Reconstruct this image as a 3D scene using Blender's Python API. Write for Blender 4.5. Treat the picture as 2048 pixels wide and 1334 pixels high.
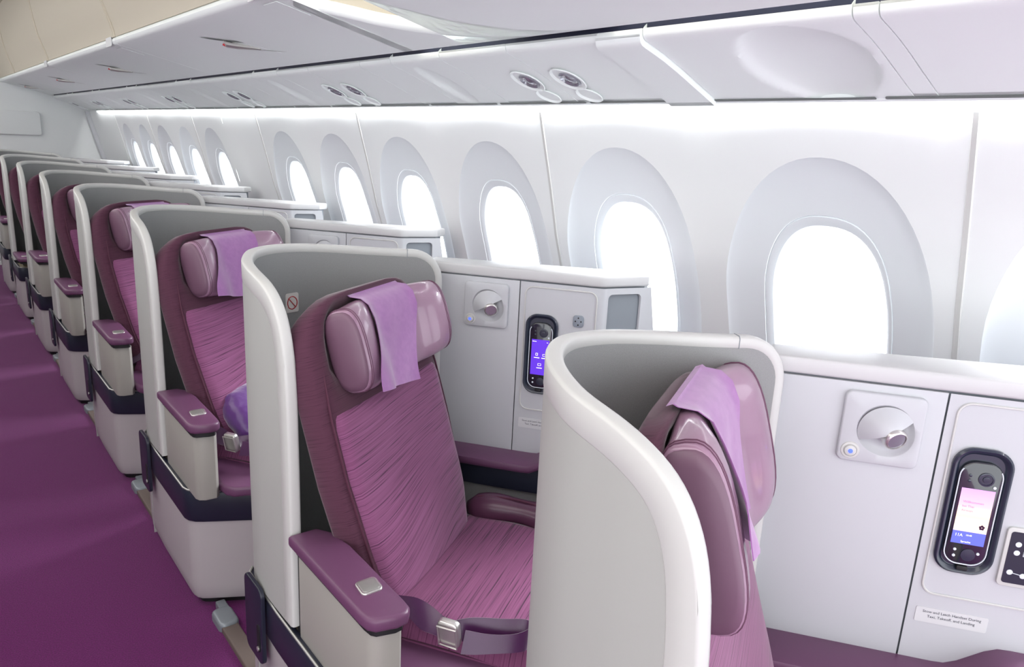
import bpy, bmesh, math, random
from mathutils import Vector, Matrix
random.seed(7)
for o in list(bpy.data.objects): bpy.data.objects.remove(o)
SC = bpy.context.scene
COL = SC.collection
R = math.radians

# ------------------------------------------------------------------ camera
H = 1.5
def cam_matrix(yaw, p, r):
    fw = Vector((math.sin(yaw)*math.cos(p), math.cos(yaw)*math.cos(p), -math.sin(p)))
    rt = Vector((math.cos(yaw), -math.sin(yaw), 0)); up = rt.cross(fw)
    r2 = rt*math.cos(r)+up*math.sin(r); u2 = -rt*math.sin(r)+up*math.cos(r)
    m = Matrix((r2, u2, -fw)).transposed().to_4x4()
    m.translation = Vector((0, 0, H)); return m
cd = bpy.data.cameras.new('camera'); cam = bpy.data.objects.new('camera', cd); COL.objects.link(cam)
cam.matrix_world = cam_matrix(R(38.932), R(14.286), R(2.932))
cd.sensor_width = 36; cd.lens = 1486.73/2048*36; cd.clip_start = 0.02; cd.clip_end = 200
SC.camera = cam
# ------------------------------------------------------------------ world, lights, exposure
w = bpy.data.worlds.new('overcast_sky'); SC.world = w; w.use_nodes = True
bg = w.node_tree.nodes['Background']; bg.inputs[0].default_value = (0.94, 0.97, 1.0, 1); bg.inputs[1].default_value = 2.4
SC.view_settings.view_transform = 'Standard'; SC.view_settings.look = 'None'
SC.view_settings.exposure = 0.5; SC.view_settings.gamma = 1; SC.view_settings.use_curve_mapping = False
def area(name, loc, rot, sx, sy, power, col=(1, 1, 1)):
    l = bpy.data.lights.new(name, 'AREA'); l.shape = 'RECTANGLE'; l.size = sx; l.size_y = sy; l.energy = power; l.color = col
    o = bpy.data.objects.new(name, l); COL.objects.link(o); o.location = loc; o.rotation_euler = rot; return o
# sidewall wash strip hidden in the cove above the windows, and the aisle ceiling wash
area('sidewall_wash_light', (1.551, 4.0, 1.655), (0, 0, 0), 0.012, 9.8, 26)
area('sidewall_wash_light_opposite', (-3.101, 4.0, 1.655), (0, 0, 0), 0.012, 9.8, 26)
area('aisle_ceiling_light', (-0.55, 3.6, 2.32), (0, R(-4), 0), 0.9, 10.5, 62, (1, .985, .97))
sl = bpy.data.lights.new('sun_haze', 'SUN'); sl.energy = 13.0; sl.angle = R(40); so = bpy.data.objects.new('sun_haze', sl); COL.objects.link(so)
so.rotation_euler = Vector((.80, -.03, .60)).to_track_quat('Z', 'Y').to_euler()

# ------------------------------------------------------------------ materials
def lin(c):
    f = lambda v: v/12.92 if v <= .04045 else ((v+.055)/1.055)**2.4
    return (f(c[0]/255), f(c[1]/255), f(c[2]/255), 1)
KEEP = ('cabin_wall_white', 'bin_white', 'window_bezel_white', 'screen', 'handset', 'black', 'gap')
def dimc(name, c, k=.86): return c if name.startswith(KEEP) else tuple(v*k for v in c)
def mat(name, col, rough=.5, metal=0, bump=None, coat=0, spec=.5, sheen=0, var=None, emit=None):
    col = dimc(name, col); m = bpy.data.materials.new(name); m.use_nodes = True; nt = m.node_tree; b = nt.nodes['Principled BSDF']
    if var: var = (var[0], dimc(name, var[1]))
    b.inputs['Base Color'].default_value = lin(col); b.inputs['Roughness'].default_value = rough
    b.inputs['Metallic'].default_value = metal; b.inputs['Coat Weight'].default_value = coat
    b.inputs['Specular IOR Level'].default_value = spec; b.inputs['Sheen Weight'].default_value = sheen
    if emit:
        b.inputs['Emission Color'].default_value = lin(emit[0]); b.inputs['Emission Strength'].default_value = emit[1]
    if bump or var:
        tc = nt.nodes.new('ShaderNodeTexCoord'); nz = nt.nodes.new('ShaderNodeTexNoise')
        nt.links.new(tc.outputs['Object'], nz.inputs['Vector'])
        nz.inputs['Scale'].default_value = (bump or var)[0]; nz.inputs['Detail'].default_value = 3
        if bump:
            bp = nt.nodes.new('ShaderNodeBump'); bp.inputs['Strength'].default_value = bump[1]; bp.inputs['Distance'].default_value = bump[2]
            nt.links.new(nz.outputs['Fac'], bp.inputs['Height']); nt.links.new(bp.outputs['Normal'], b.inputs['Normal'])
        if var:
            n2 = nt.nodes.new('ShaderNodeTexNoise'); nt.links.new(tc.outputs['Object'], n2.inputs['Vector'])
            n2.inputs['Scale'].default_value = var[0]; n2.inputs['Detail'].default_value = 4
            mx = nt.nodes.new('ShaderNodeMix'); mx.data_type = 'RGBA'
            mx.inputs[6].default_value = lin(col); mx.inputs[7].default_value = lin(var[1])
            rp = nt.nodes.new('ShaderNodeValToRGB'); rp.color_ramp.elements[0].position = .35; rp.color_ramp.elements[1].position = .65
            nt.links.new(n2.outputs['Fac'], rp.inputs[0]); nt.links.new(rp.outputs[0], mx.inputs[0])
            nt.links.new(mx.outputs[2], b.inputs['Base Color'])
    return m
def striped(name, c1, c2, su, sv, distort, rough=.85, c3=None):
    """woven fabric: fine irregular lines running along u, UV in metres"""
    m = bpy.data.materials.new(name); m.use_nodes = True; nt = m.node_tree; b = nt.nodes['Principled BSDF']; L = nt.links.new
    b.inputs['Roughness'].default_value = rough; b.inputs['Sheen Weight'].default_value = .35; b.inputs['Sheen Roughness'].default_value = .4
    b.inputs['Specular IOR Level'].default_value = .25
    uv = nt.nodes.new('ShaderNodeUVMap'); 
    n0 = nt.nodes.new('ShaderNodeTexNoise'); n0.inputs['Scale'].default_value = 3.2; n0.inputs['Detail'].default_value = 0
    L(uv.outputs[0], n0.inputs['Vector'])
    sub = nt.nodes.new('ShaderNodeMath'); sub.operation = 'SUBTRACT'; sub.inputs[1].default_value = .5; L(n0.outputs['Fac'], sub.inputs[0])
    mu = nt.nodes.new('ShaderNodeMath'); mu.operation = 'MULTIPLY'; mu.inputs[1].default_value = distort; L(sub.outputs[0], mu.inputs[0])
    sp = nt.nodes.new('ShaderNodeSeparateXYZ'); L(uv.outputs[0], sp.inputs[0])
    ad = nt.nodes.new('ShaderNodeMath'); ad.operation = 'ADD'; L(sp.outputs[1], ad.inputs[0]); L(mu.outputs[0], ad.inputs[1])
    m1 = nt.nodes.new('ShaderNodeMath'); m1.operation = 'MULTIPLY'; m1.inputs[1].default_value = su; L(sp.outputs[0], m1.inputs[0])
    m2 = nt.nodes.new('ShaderNodeMath'); m2.operation = 'MULTIPLY'; m2.inputs[1].default_value = sv; L(ad.outputs[0], m2.inputs[0])
    cb = nt.nodes.new('ShaderNodeCombineXYZ'); L(m1.outputs[0], cb.inputs[0]); L(m2.outputs[0], cb.inputs[1])
    n1 = nt.nodes.new('ShaderNodeTexNoise'); n1.inputs['Scale'].default_value = 1; n1.inputs['Detail'].default_value = 2.5; n1.inputs['Roughness'].default_value = .7
    L(cb.outputs[0], n1.inputs['Vector'])
    rp = nt.nodes.new('ShaderNodeValToRGB'); cr = rp.color_ramp
    c1, c2, c3 = dimc('f', c1), dimc('f', c2), dimc('f', c3 or c1)
    cr.elements[0].position = .35; cr.elements[0].color = lin(c2); cr.elements[1].position = .43; cr.elements[1].color = lin(c1)
    e = cr.elements.new(.7); e.color = lin(c3 or c1)
    L(n1.outputs['Fac'], rp.inputs[0]); L(rp.outputs[0], b.inputs['Base Color'])
    bp = nt.nodes.new('ShaderNodeBump'); bp.inputs['Strength'].default_value = .35; bp.inputs['Distance'].default_value = .0012
    L(n1.outputs['Fac'], bp.inputs['Height']); L(bp.outputs['Normal'], b.inputs['Normal'])
    return m
M = {}
M['white'] = mat('white_shell_plastic', (196, 198, 194), .42, bump=(900, .05, .0003))
M['trim'] = mat('white_trim_plastic', (228, 229, 226), .32)
M['wall'] = mat('cabin_wall_white', (226, 229, 229), .5)
M['recess'] = mat('window_bezel_white', (222, 227, 230), .45)
M['console'] = mat('console_white', (218, 221, 226), .4, bump=(1200, .04, .0002))
M['worktop'] = mat('worktop_white', (226, 227, 228), .35)
M['gray'] = mat('shell_lining_gray', (168, 170, 170), .75, var=(900, (156, 158, 158)))
M['gaugegray'] = mat('mid_gray_plastic', (150, 158, 166), .5)
M['armpanel'] = mat('armrest_panel_gray', (178, 175, 168), .45, bump=(700, .05, .0003))
M['base'] = mat('base_white', (200, 193, 196), .45, bump=(700, .06, .0003))
M['navy'] = mat('navy_bumper', (36, 40, 58), .35)
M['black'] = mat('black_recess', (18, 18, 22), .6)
M['dark'] = mat('gap_dark', (30, 34, 60), .7)
M['chrome'] = mat('brushed_silver', (250, 248, 244), .3, metal=.85)
M['lip'] = mat('bumper_light_lip', (176, 176, 172), .3, metal=.4)
M['khaki'] = mat('deck_khaki', (150, 140, 118), .55)
M['leather'] = mat('plum_leather', (96, 56, 82), .34, bump=(260, .12, .0006), coat=.15)
M['armleather'] = mat('armrest_plum', (116, 72, 108), .4, bump=(500, .12, .0004))
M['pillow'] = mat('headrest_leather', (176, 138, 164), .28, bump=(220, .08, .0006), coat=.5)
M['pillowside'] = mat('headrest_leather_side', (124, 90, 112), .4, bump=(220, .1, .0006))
M['cloth'] = mat('lilac_cloth', (176, 116, 186), .9, sheen=.5, bump=(900, .25, .0006), var=(60, (186, 126, 194)))
M['satin'] = mat('purple_satin', (104, 50, 140), .3, sheen=.6, bump=(14, .6, .012))
M['belt'] = mat('purple_webbing', (80, 22, 84), .25, sheen=.5, bump=(700, .3, .0004))
M['stripe'] = striped('striped_seat_fabric', (146, 84, 126), (72, 36, 68), 3.4, 330, .016, c3=(168, 104, 150))
M['stripe_pan'] = striped('striped_pan_fabric', (134, 72, 114), (54, 24, 50), 3.4, 270, .014, c3=(152, 88, 130))
M['plain'] = striped('plum_side_fabric', (92, 52, 72), (74, 38, 58), 5, 420, .004, c3=(100, 58, 80))
M['pipe'] = mat('plum_piping', (88, 36, 62), .7)
M['stitch'] = mat('plum_stitch', (118, 76, 102), .6)
M['carpet'] = mat('purple_carpet', (122, 24, 114), 1, bump=(420, .5, .003), var=(260, (92, 14, 84)), spec=.1, sheen=.2)
M['beige'] = mat('bin_face_beige', (226, 217, 196), .6)  # shade and mood light on the bin faces put into this tan
M['bin'] = mat('bin_white', (243, 249, 247), .6)
M['red'] = mat('red_mark', (230, 40, 50), .5)
M['redprint'] = mat('sticker_red', (196, 40, 50), .6)
M['paper'] = mat('sticker_white', (236, 234, 230), .6)
M['ink'] = mat('print_ink', (70, 74, 90), .7)
M['suitink'] = mat('print_grey', (88, 92, 104), .7)
M['handset'] = mat('handset_navy', (34, 42, 58), .3, coat=.4)
M['handglass'] = mat('handset_glass', (24, 28, 38), .12, coat=.8)
M['ring'] = mat('handset_white_ring', (214, 222, 230), .35)
M['screen_purple'] = mat('screen_purple', (60, 30, 150), .3, emit=((86, 44, 190), .9))
M['screen_icon'] = mat('screen_icon_white', (240, 240, 250), .4, emit=((235, 235, 250), .9))
M['screen_navy'] = mat('screen_lower_blue', (60, 70, 160), .3, emit=((92, 100, 190), .9))
M['screen_dusk'] = mat('screen_dusk', (250, 220, 200), .3, emit=((250, 214, 200), .8))
M['blue_led'] = mat('blue_led', (60, 70, 240), .3, emit=((50, 70, 255), 3.0))
M['lens'] = mat('lamp_lens', (190, 190, 200), .15, metal=.6)
M['outlet'] = mat('outlet_gray', (150, 160, 172), .4)
M['steel'] = mat('floor_track_steel', (150, 158, 165), .4, metal=.3)
M['track'] = mat('floor_track_cover', (112, 98, 92), .6)
M['label'] = mat('placard_clear', (236, 238, 240), .4)
M['shade'] = mat('latch_cup_gray', (104, 110, 108), .45)  # shade inside latch openings and air slots, painted on flat pieces
# dusk gradient picture shown on the handset screen
def dusk():
    m = bpy.data.materials.new('screen_dusk_picture'); m.use_nodes = True; nt = m.node_tree; b = nt.nodes['Principled BSDF']; L = nt.links.new
    uv = nt.nodes.new('ShaderNodeUVMap'); sp = nt.nodes.new('ShaderNodeSeparateXYZ'); L(uv.outputs[0], sp.inputs[0])
    rp = nt.nodes.new('ShaderNodeValToRGB'); cr = rp.color_ramp
    cr.elements[0].position = 0; cr.elements[0].color = lin((240, 214, 235)); cr.elements[1].position = 1; cr.elements[1].color = lin((204, 150, 226))
    for p, c in ((.12, (255, 240, 210)), (.35, (255, 222, 176)), (.62, (244, 176, 196))):
        e = cr.elements.new(p); e.color = lin(c)
    L(sp.outputs[1], rp.inputs[0]); L(rp.outputs[0], b.inputs['Base Color']); L(rp.outputs[0], b.inputs['Emission Color']); b.inputs['Emission Strength'].default_value = .42
    return m
M['dusk'] = dusk()
def glass():
    m = bpy.data.materials.new('window_glass'); m.use_nodes = True; nt = m.node_tree; nt.nodes.clear()
    o = nt.nodes.new('ShaderNodeOutputMaterial'); t = nt.nodes.new('ShaderNodeBsdfTransparent'); g = nt.nodes.new('ShaderNodeBsdfGlossy')
    t.inputs[0].default_value = (.97, .98, 1, 1); g.inputs['Roughness'].default_value = .05
    x = nt.nodes.new('ShaderNodeMixShader'); x.inputs[0].default_value = .05
    nt.links.new(t.outputs[0], x.inputs[1]); nt.links.new(g.outputs[0], x.inputs[2]); nt.links.new(x.outputs[0], o.inputs[0]); return m
M['glass'] = glass()
def carpet_fix():
    pass

# ------------------------------------------------------------------ mesh helpers
class MB:
    def __init__(s): s.v = []; s.f = []; s.m = []; s.uv = {}
    def add(s, vf, mi=0, uv=None):
        v, f = vf[0], vf[1]; n = len(s.v); s.v += [Vector(p) for p in v]
        s.f += [[i+n for i in q] for q in f]; s.m += [mi]*len(f)
        if uv is None and len(vf) > 2: uv = vf[2]
        if uv:
            for i, c in enumerate(uv): s.uv[n+i] = c
        return s
def root_of(p):
    q = p
    while q and q.parent: q = q.parent
    return q
def part(name, mb, mats, parent=None, angle=40, label=None, flat=False):
    me = bpy.data.meshes.new(name); off = Vector((0, 0, 0))
    if parent: off = root_of(parent).location
    me.from_pydata([tuple(p-off) for p in mb.v], [], mb.f)
    if not isinstance(mats, (list, tuple)): mats = [mats]
    for m in mats: me.materials.append(m if not isinstance(m, str) else M[m])
    for p, i in zip(me.polygons, mb.m): p.material_index = i; p.use_smooth = not flat
    if mb.uv:
        ul = me.uv_layers.new(name='UVMap')
        for lp in me.loops: ul.data[lp.index].uv = mb.uv.get(lp.vertex_index, (0, 0))
    bm = bmesh.new(); bm.from_mesh(me); bmesh.ops.recalc_face_normals(bm, faces=bm.faces); bm.to_mesh(me); bm.free()
    me.update()
    if not flat: me.set_sharp_from_angle(angle=R(angle))
    o = bpy.data.objects.new(name, me); COL.objects.link(o)
    if parent: o.parent = parent
    if label: o['label'] = label
    return o
def tag(o, label, cat, group=None):
    o['label'] = label; o['category'] = cat
    if group: o['group'] = group
    return o
def thing(name, loc, label='', cat='', group=None):
    o = bpy.data.objects.new(name, None); COL.objects.link(o); o.location = loc; o.empty_display_size = .05
    return tag(o, label, cat, group)
def struct(name, mb, mats, **k):
    o = part(name, mb, mats, **k); o['kind'] = 'structure'; return o
def copy_tree(o, off, parent=None):
    c = o.copy(); COL.objects.link(c)
    if parent: c.parent = parent
    else: c.location = o.location+Vector(off)
    for ch in list(o.children): copy_tree(ch, off, c)
    return c
def rrect(w, h, r, n=6, cx=0, cy=0):
    r = min(r, w/2-1e-4, h/2-1e-4); out = []
    for (sx, sy, a0) in ((1, 1, 0), (-1, 1, 90), (-1, -1, 180), (1, -1, 270)):
        for i in range(n+1):
            a = R(a0+90*i/n); out.append((cx+sx*(w/2-r)+r*math.cos(a), cy+sy*(h/2-r)+r*math.sin(a)))
    return out
def offs(P, d):
    """inward offset of a CCW polygon"""
    n = len(P); out = []
    area = sum(P[i][0]*P[(i+1) % n][1]-P[(i+1) % n][0]*P[i][1] for i in range(n)); sg = 1 if area > 0 else -1
    for i in range(n):
        a = Vector(P[i-1]); b = Vector(P[i]); c = Vector(P[(i+1) % n])
        e1 = (b-a); e2 = (c-b)
        if e1.length < 1e-9: e1 = e2
        if e2.length < 1e-9: e2 = e1
        e1.normalize(); e2.normalize(); n1 = Vector((-e1.y, e1.x)); n2 = Vector((-e2.y, e2.x)); m = n1+n2
        if m.length < 1e-6: m = n1
        m.normalize(); k = max(.5, m.dot(n1)); out.append(tuple(b+m*(sg*d/k)))
    return out
def prism(P, h0, h1, fn, r=0, seg=3, both=True):
    """P: CCW outline; fn(a,b,h)->xyz ; rounded by r at h1 (and h0)"""
    loops = []; 
    if r and both:
        for i in range(seg+1):
            a = R(90*i/seg); loops.append((offs(P, r*(1-math.sin(a))), h0+(r*(1-math.cos(a)) if h1 > h0 else -r*(1-math.cos(a)))))
    else: loops.append((P, h0))
    if r:
        for i in range(seg+1):
            a = R(90*i/seg); loops.append((offs(P, r*(1-math.cos(a))), h1-(r*(1-math.sin(a)))*(1 if h1 > h0 else -1)))
    else: loops.append((P, h1))
    v = []; f = []; n = len(P)
    for L, h in loops: v += [fn(a, b, h) for a, b in L]
    for k in range(len(loops)-1):
        for i in range(n):
            j = (i+1) % n; f.append([k*n+i, k*n+j, (k+1)*n+j, (k+1)*n+i])
    f.append(list(range(n))[::-1]); f.append([(len(loops)-1)*n+i for i in range(n)])
    return v, f
def ident(a, b, h): return (a, b, h)
def grid(nu, nv, fn, closed_u=False, uv=None):
    v = []; f = []; U = []
    for j in range(nv+1):
        for i in range(nu+(0 if closed_u else 1)):
            v.append(fn(i/nu, j/nv))
            if uv: U.append(uv(i/nu, j/nv))
    W = nu if closed_u else nu+1
    for j in range(nv):
        for i in range(nu):
            i2 = (i+1) % W if closed_u else i+1
            f.append([j*W+i, j*W+i2, (j+1)*W+i2, (j+1)*W+i])
    return (v, f, U) if uv else (v, f)
def loft(rings, cap=True, closed=False):
    n = len(rings[0]); v = [p for r in rings for p in r]; f = []
    K = len(rings)
    for k in range(K if closed else K-1):
        k2 = (k+1) % K
        for i in range(n):
            j = (i+1) % n; f.append([k*n+i, k*n+j, k2*n+j, k2*n+i])
    if cap and not closed: f.append(list(range(n))[::-1]); f.append([(K-1)*n+i for i in range(n)])
    return v, f
def tube(P, r, n=8, closed=False, up=None):
    P = [Vector(p) for p in P]; rings = []; K = len(P)
    prev = None
    for k in range(K):
        a = P[k-1] if (k > 0 or closed) else P[k]; b = P[(k+1) % K] if (k < K-1 or closed) else P[k]
        t = (b-a).normalized(); u = Vector((0, 0, 1)) if abs(t.z) < .9 else Vector((1, 0, 0))
        if prev is not None: u = prev
        x = u-t*u.dot(t); x.normalize(); prev = x; y = t.cross(x)
        rr = r[k] if isinstance(r, (list, tuple)) else r
        rings.append([P[k]+x*math.cos(2*math.pi*i/n)*rr+y*math.sin(2*math.pi*i/n)*rr for i in range(n)])
    return loft(rings, True, closed)
def lathe(prof, n, fn):
    """prof (r,h)"""
    rings = [[fn(r*math.cos(2*math.pi*i/n), r*math.sin(2*math.pi*i/n), h) for i in range(n)] for r, h in prof]
    return loft(rings)
def cr(P, n):
    """catmull-rom resample"""
    P = [Vector(p) for p in P]; Q = [P[0]*2-P[1]]+P+[P[-1]*2-P[-2]]; out = []
    for k in range(1, len(Q)-2):
        for i in range(n):
            t = i/n; a, b, c, d = Q[k-1], Q[k], Q[k+1], Q[k+2]
            out.append(.5*((2*b)+(c-a)*t+(2*a-5*b+4*c-d)*t*t+(3*b-a-3*c+d)*t**3))
    out.append(P[-1]); return out
def lerp(a, b, t): return a+(b-a)*t
def pw(T, x):
    """piecewise linear table"""
    if x <= T[0][0]: return T[0][1]
    for (a, b), (c, d) in zip(T, T[1:]):
        if x <= c: return b+(d-b)*(x-a)/(c-a)
    return T[-1][1]
def sm(x): x = max(0, min(1, x)); return x*x*(3-2*x)
def ribbon(P, Wd, th):
    """strap: centre path P, half-width vectors Wd, thickness th"""
    P = [Vector(p) for p in P]; rings = []
    for k in range(len(P)):
        t = (P[min(k+1, len(P)-1)]-P[max(k-1, 0)]).normalized(); w_ = Vector(Wd[k]) if not isinstance(Wd, Vector) else Wd
        nn_ = t.cross(w_).normalized()*th/2
        rings.append([P[k]-w_-nn_, P[k]+w_-nn_, P[k]+w_+nn_, P[k]-w_+nn_])
    return loft(rings)
def text(body, size, fn, align='LEFT', th=.0006):
    cu = bpy.data.curves.new('t', 'FONT'); cu.body = body; cu.size = size; cu.align_x = align; cu.extrude = 0; cu.resolution_u = 2; cu.space_line = 1.0
    o = bpy.data.objects.new('t', cu); COL.objects.link(o); dg = bpy.context.evaluated_depsgraph_get(); me = bpy.data.meshes.new_from_object(o.evaluated_get(dg))
    v = [fn(p.co.x, p.co.y, th) for p in me.vertices]; f = [list(p.vertices) for p in me.polygons]
    bpy.data.objects.remove(o); return v, f

# ------------------------------------------------------------------ cabin structure
PITCH = 1.1; NU = 8
def xw(z): return pw([(0, 1.80), (.5, 1.81), (.85, 1.765), (1.0, 1.73), (1.11, 1.70), (1.21, 1.668), (1.3, 1.647), (1.4, 1.622), (1.5, 1.595), (1.6, 1.568), (1.64, 1.568), (1.9, 1.568)], z)
YW0, DW = .912, .6275; YEND = 9.4
b = MB(); b.add(grid(1, 1, lambda u, v: (lerp(-3.2, 1.9, u), lerp(-2.5, YEND, v), 0))); b.add(prism([(-3.2, -2.5), (1.9, -2.5), (1.9, YEND), (-3.2, YEND)], -.05, -.002, ident))
struct('floor', b, 'carpet')
def sup(a, n):
    c, s = math.cos(a), math.sin(a)
    return math.copysign(abs(c)**(2/n), c), math.copysign(abs(s)**(2/n), s)
NA = 64
def outline(hw, top, bot, cz, nt_, nb, yc):
    out = []
    for i in range(NA):
        a = 2*math.pi*i/NA; n = nt_ if math.sin(a) >= 0 else nb; x, y = sup(a, n)
        out.append((yc+x*hw, cz+y*((top-cz) if y >= 0 else (cz-bot))))
    return out
def rect_ring(yc, cz, z0, z1):
    out = []; h = DW/2
    for i in range(NA):
        a = 2*math.pi*i/NA; c, s = math.cos(a), math.sin(a)
        t = min(h/abs(c) if abs(c) > 1e-9 else 1e9, (z1-cz)/s if s > 1e-9 else 1e9, (z0-cz)/s if s < -1e-9 else 1e9)
        out.append((yc+c*t, cz+s*t))
    # snap the samples nearest each corner
    for cx_, cz_ in ((h, z1), (-h, z1), (-h, z0), (h, z0)):
        k = min(range(NA), key=lambda i: (out[i][0]-yc-cx_)**2+(out[i][1]-cz_)**2); out[k] = (yc+cx_, cz_)
    return out
WZ0, WZ1 = .35, 1.62
def wp(y, z, d=0): return Vector((xw(z)+d, y, z+.0))
wall = MB(); WIN = [k for k in range(-2, 13) if k not in (6, 12)]
for k in range(-2, 13):
    yc = YW0+k*DW
    if k in WIN:
        A = rect_ring(yc, 1.10, WZ0, WZ1); B = outline(.268, 1.505, .66, 1.12, 2.1, 2.6, yc)
        rings = []
        for t in (0, .25, .5, .75, .94, 1):
            rings.append([wp(lerp(a[0], c[0], t), lerp(a[1], c[1], t)) for a, c in zip(A, B)])
        wall.add(loft(rings, cap=False))
    else:
        wall.add(grid(1, 14, lambda u, v: wp(yc-DW/2+u*DW, lerp(WZ0, WZ1, v))))
wall.add(grid(1, 6, lambda u, v: wp(lerp(YW0-2.5*DW, YEND, u), lerp(0, WZ0, v))))
wall.add(grid(1, 3, lambda u, v: wp(lerp(YW0-2.5*DW, YEND, u), lerp(WZ1, 1.78, v))))
ylast = YW0+12.5*DW
wall.add(grid(1, 14, lambda u, v: wp(lerp(ylast, YEND, u), lerp(WZ0, WZ1, v))))
struct('wall_right', wall, 'wall', angle=25)
for n_, k in enumerate(WIN):
    yc = YW0+k*DW; wb = MB()
    prof = [(outline(.268, 1.505, .66, 1.12, 2.1, 2.6, yc), 0), (outline(.262, 1.497, .668, 1.12, 2.1, 2.6, yc), .006), (outline(.235, 1.465, .70, 1.12, 2.15, 2.7, yc), .013),
            (outline(.20, 1.42, .75, 1.12, 2.3, 2.8, yc), .021), (outline(.168, 1.375, .805, 1.11, 2.5, 3, yc), .026)]
    wb.add(loft([[wp(y, z, d) for y, z in o_] for o_, d in prof], cap=False))
    fr = part('bezel', wb, 'recess', angle=30); fr.name = 'window_%d' % (n_+1); fr['kind'] = 'structure'
    sb = MB(); prof = [(outline(.168, 1.375, .805, 1.11, 2.5, 3, yc), .0265), (outline(.1665, 1.373, .807, 1.11, 2.5, 3, yc), .030), (outline(.165, 1.371, .809, 1.11, 2.5, 3, yc), .0265),
                       (outline(.158, 1.362, .82, 1.11, 2.5, 3, yc), .028), (outline(.15, 1.35, .835, 1.11, 2.5, 3, yc), .036), (outline(.148, 1.348, .838, 1.11, 2.5, 3, yc), .06)]
    sb.add(loft([[wp(y, z, d) for y, z in o_] for o_, d in prof], cap=False)); part('window_frame', sb, 'recess', fr)
    gb = MB(); o_ = outline(.15, 1.35, .835, 1.11, 2.5, 3, yc)
    gb.add(loft([[wp(y, z, d) for y, z in offs(o_, e)] for e, d in ((.12, .045), (0, .045))], cap=False))
    gb.add(([wp(y, z, .045) for y, z in offs(o_, .12)], [list(range(NA))])); part('window_pane', gb, 'glass', fr)
# vertical joint strips of the sidewall panels
for q, k in enumerate(range(-1, 7)):
    y0 = .60+1.2555*k
    if y0 > 9.2: continue
    s_ = MB(); zs = [.36+i*(1.6-.36)/16 for i in range(17)]
    s_.add(loft([[wp(y0-.008, z, .002), wp(y0-.005, z, -.003), wp(y0+.005, z, -.003), wp(y0+.008, z, .002)] for z in zs]))
    struct('trim_%d' % (q+1), s_, 'trim')
# bulkhead at the far end
# the opposite sidewall with its own windows
def mirror(o, parent=None):
    c = o.copy(); COL.objects.link(c); c.parent = parent
    if not parent: c.scale = (-1, 1, 1); c.location = (-1.55, 0, 0)
    for ch in list(o.children): mirror(ch, c)
    return c
src = [o for o in COL.objects if o.name.startswith(('wall_right', 'window_')) and not o.parent and o.type == 'MESH']
for o in src:
    c = mirror(o); c.name = 'wall_left' if o.name == 'wall_right' else 'window_%d' % (int(o.name.split('_')[1])+20)
b = MB(); b.add(prism([(-3.2, YEND), (1.9, YEND), (1.9, YEND+.05), (-3.2, YEND+.05)], 0, 2.45, ident)); struct('wall_back', b, 'wall')
b = MB()
b.add(prism(rrect(2.0, .24, .03, 5, .12, 1.46), 0, .035, lambda a, c, h: (a, YEND-h, c), r=.01, both=False))
struct('trim_20', b, 'wall')
b = MB(); b.add(tube([wp(YEND-.05, z, -.01) for z in [0, .3, .6, .9, 1.1, 1.3, 1.5, 1.62]], .03, 10)); struct('trim_21', b, 'console')
# ceiling over the aisle
b = MB(); b.add(grid(10, 1, lambda u, v: (lerp(.72, -1.6, u), lerp(-2.5, YEND, v), 2.38+.06*math.sin(math.pi*u)))); b.add(grid(1, 1, lambda u, v: (lerp(-3.2, -1.6, u), lerp(-2.5, YEND, v), 2.38)))
struct('ceiling', b, 'beige')

# ------------------------------------------------------------------ overhead: service panels
def psu_pt(t, y, d=0):
    """t 0..1 across from dark gap to window edge"""
    P = [(1.2525, 1.7515), (1.2535, 1.744), (1.257, 1.734), (1.268, 1.7265), (1.30, 1.7165), (1.36, 1.696), (1.44, 1.663), (1.505, 1.636), (1.533, 1.624)]
    k = t*(len(P)-1); i = min(int(k), len(P)-2); f = k-i
    g = lambda j, c: P[max(0, min(len(P)-1, j))][c] if 0 <= j < len(P) else (2*P[0][c]-P[1][c] if j < 0 else 2*P[-1][c]-P[-2][c])
    h = lambda c: .5*(2*g(i, c)+(g(i+1, c)-g(i-1, c))*f+(2*g(i-1, c)-5*g(i, c)+4*g(i+1, c)-g(i+2, c))*f*f+(3*g(i, c)-g(i-1, c)-3*g(i+1, c)+g(i+2, c))*f**3)
    x, z = h(0), h(1)
    dd = d*min(1, t*3.2) if d > 0 else d
    return Vector((x+.4*dd, y, z+.9*dd))
def psu_x(x):
    P = [(1.2525, 0), (1.2535, 1), (1.257, 2), (1.268, 3), (1.30, 4), (1.36, 5), (1.44, 6), (1.505, 7), (1.533, 8)]
    return pw(P, x)/8
ys = [-1.2, -.6, -.1, .655, .70, 1.163, 1.30, 1.64]
while ys[-1] < 8.6:
    y0 = ys[-1]; ys += [y0+.32, y0+.61, y0+.825, y0+1.257]
ys = [y for y in ys if y < YEND]; ys.append(YEND)
def dent(x, y, cx, cy, rx, ry, depth):
    q = ((x-cx)/rx)**2+((y-cy)/ry)**2
    return depth*max(0, 1-q)**.55 if q < 1 else 0
LABELS_PSU = {}
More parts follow.
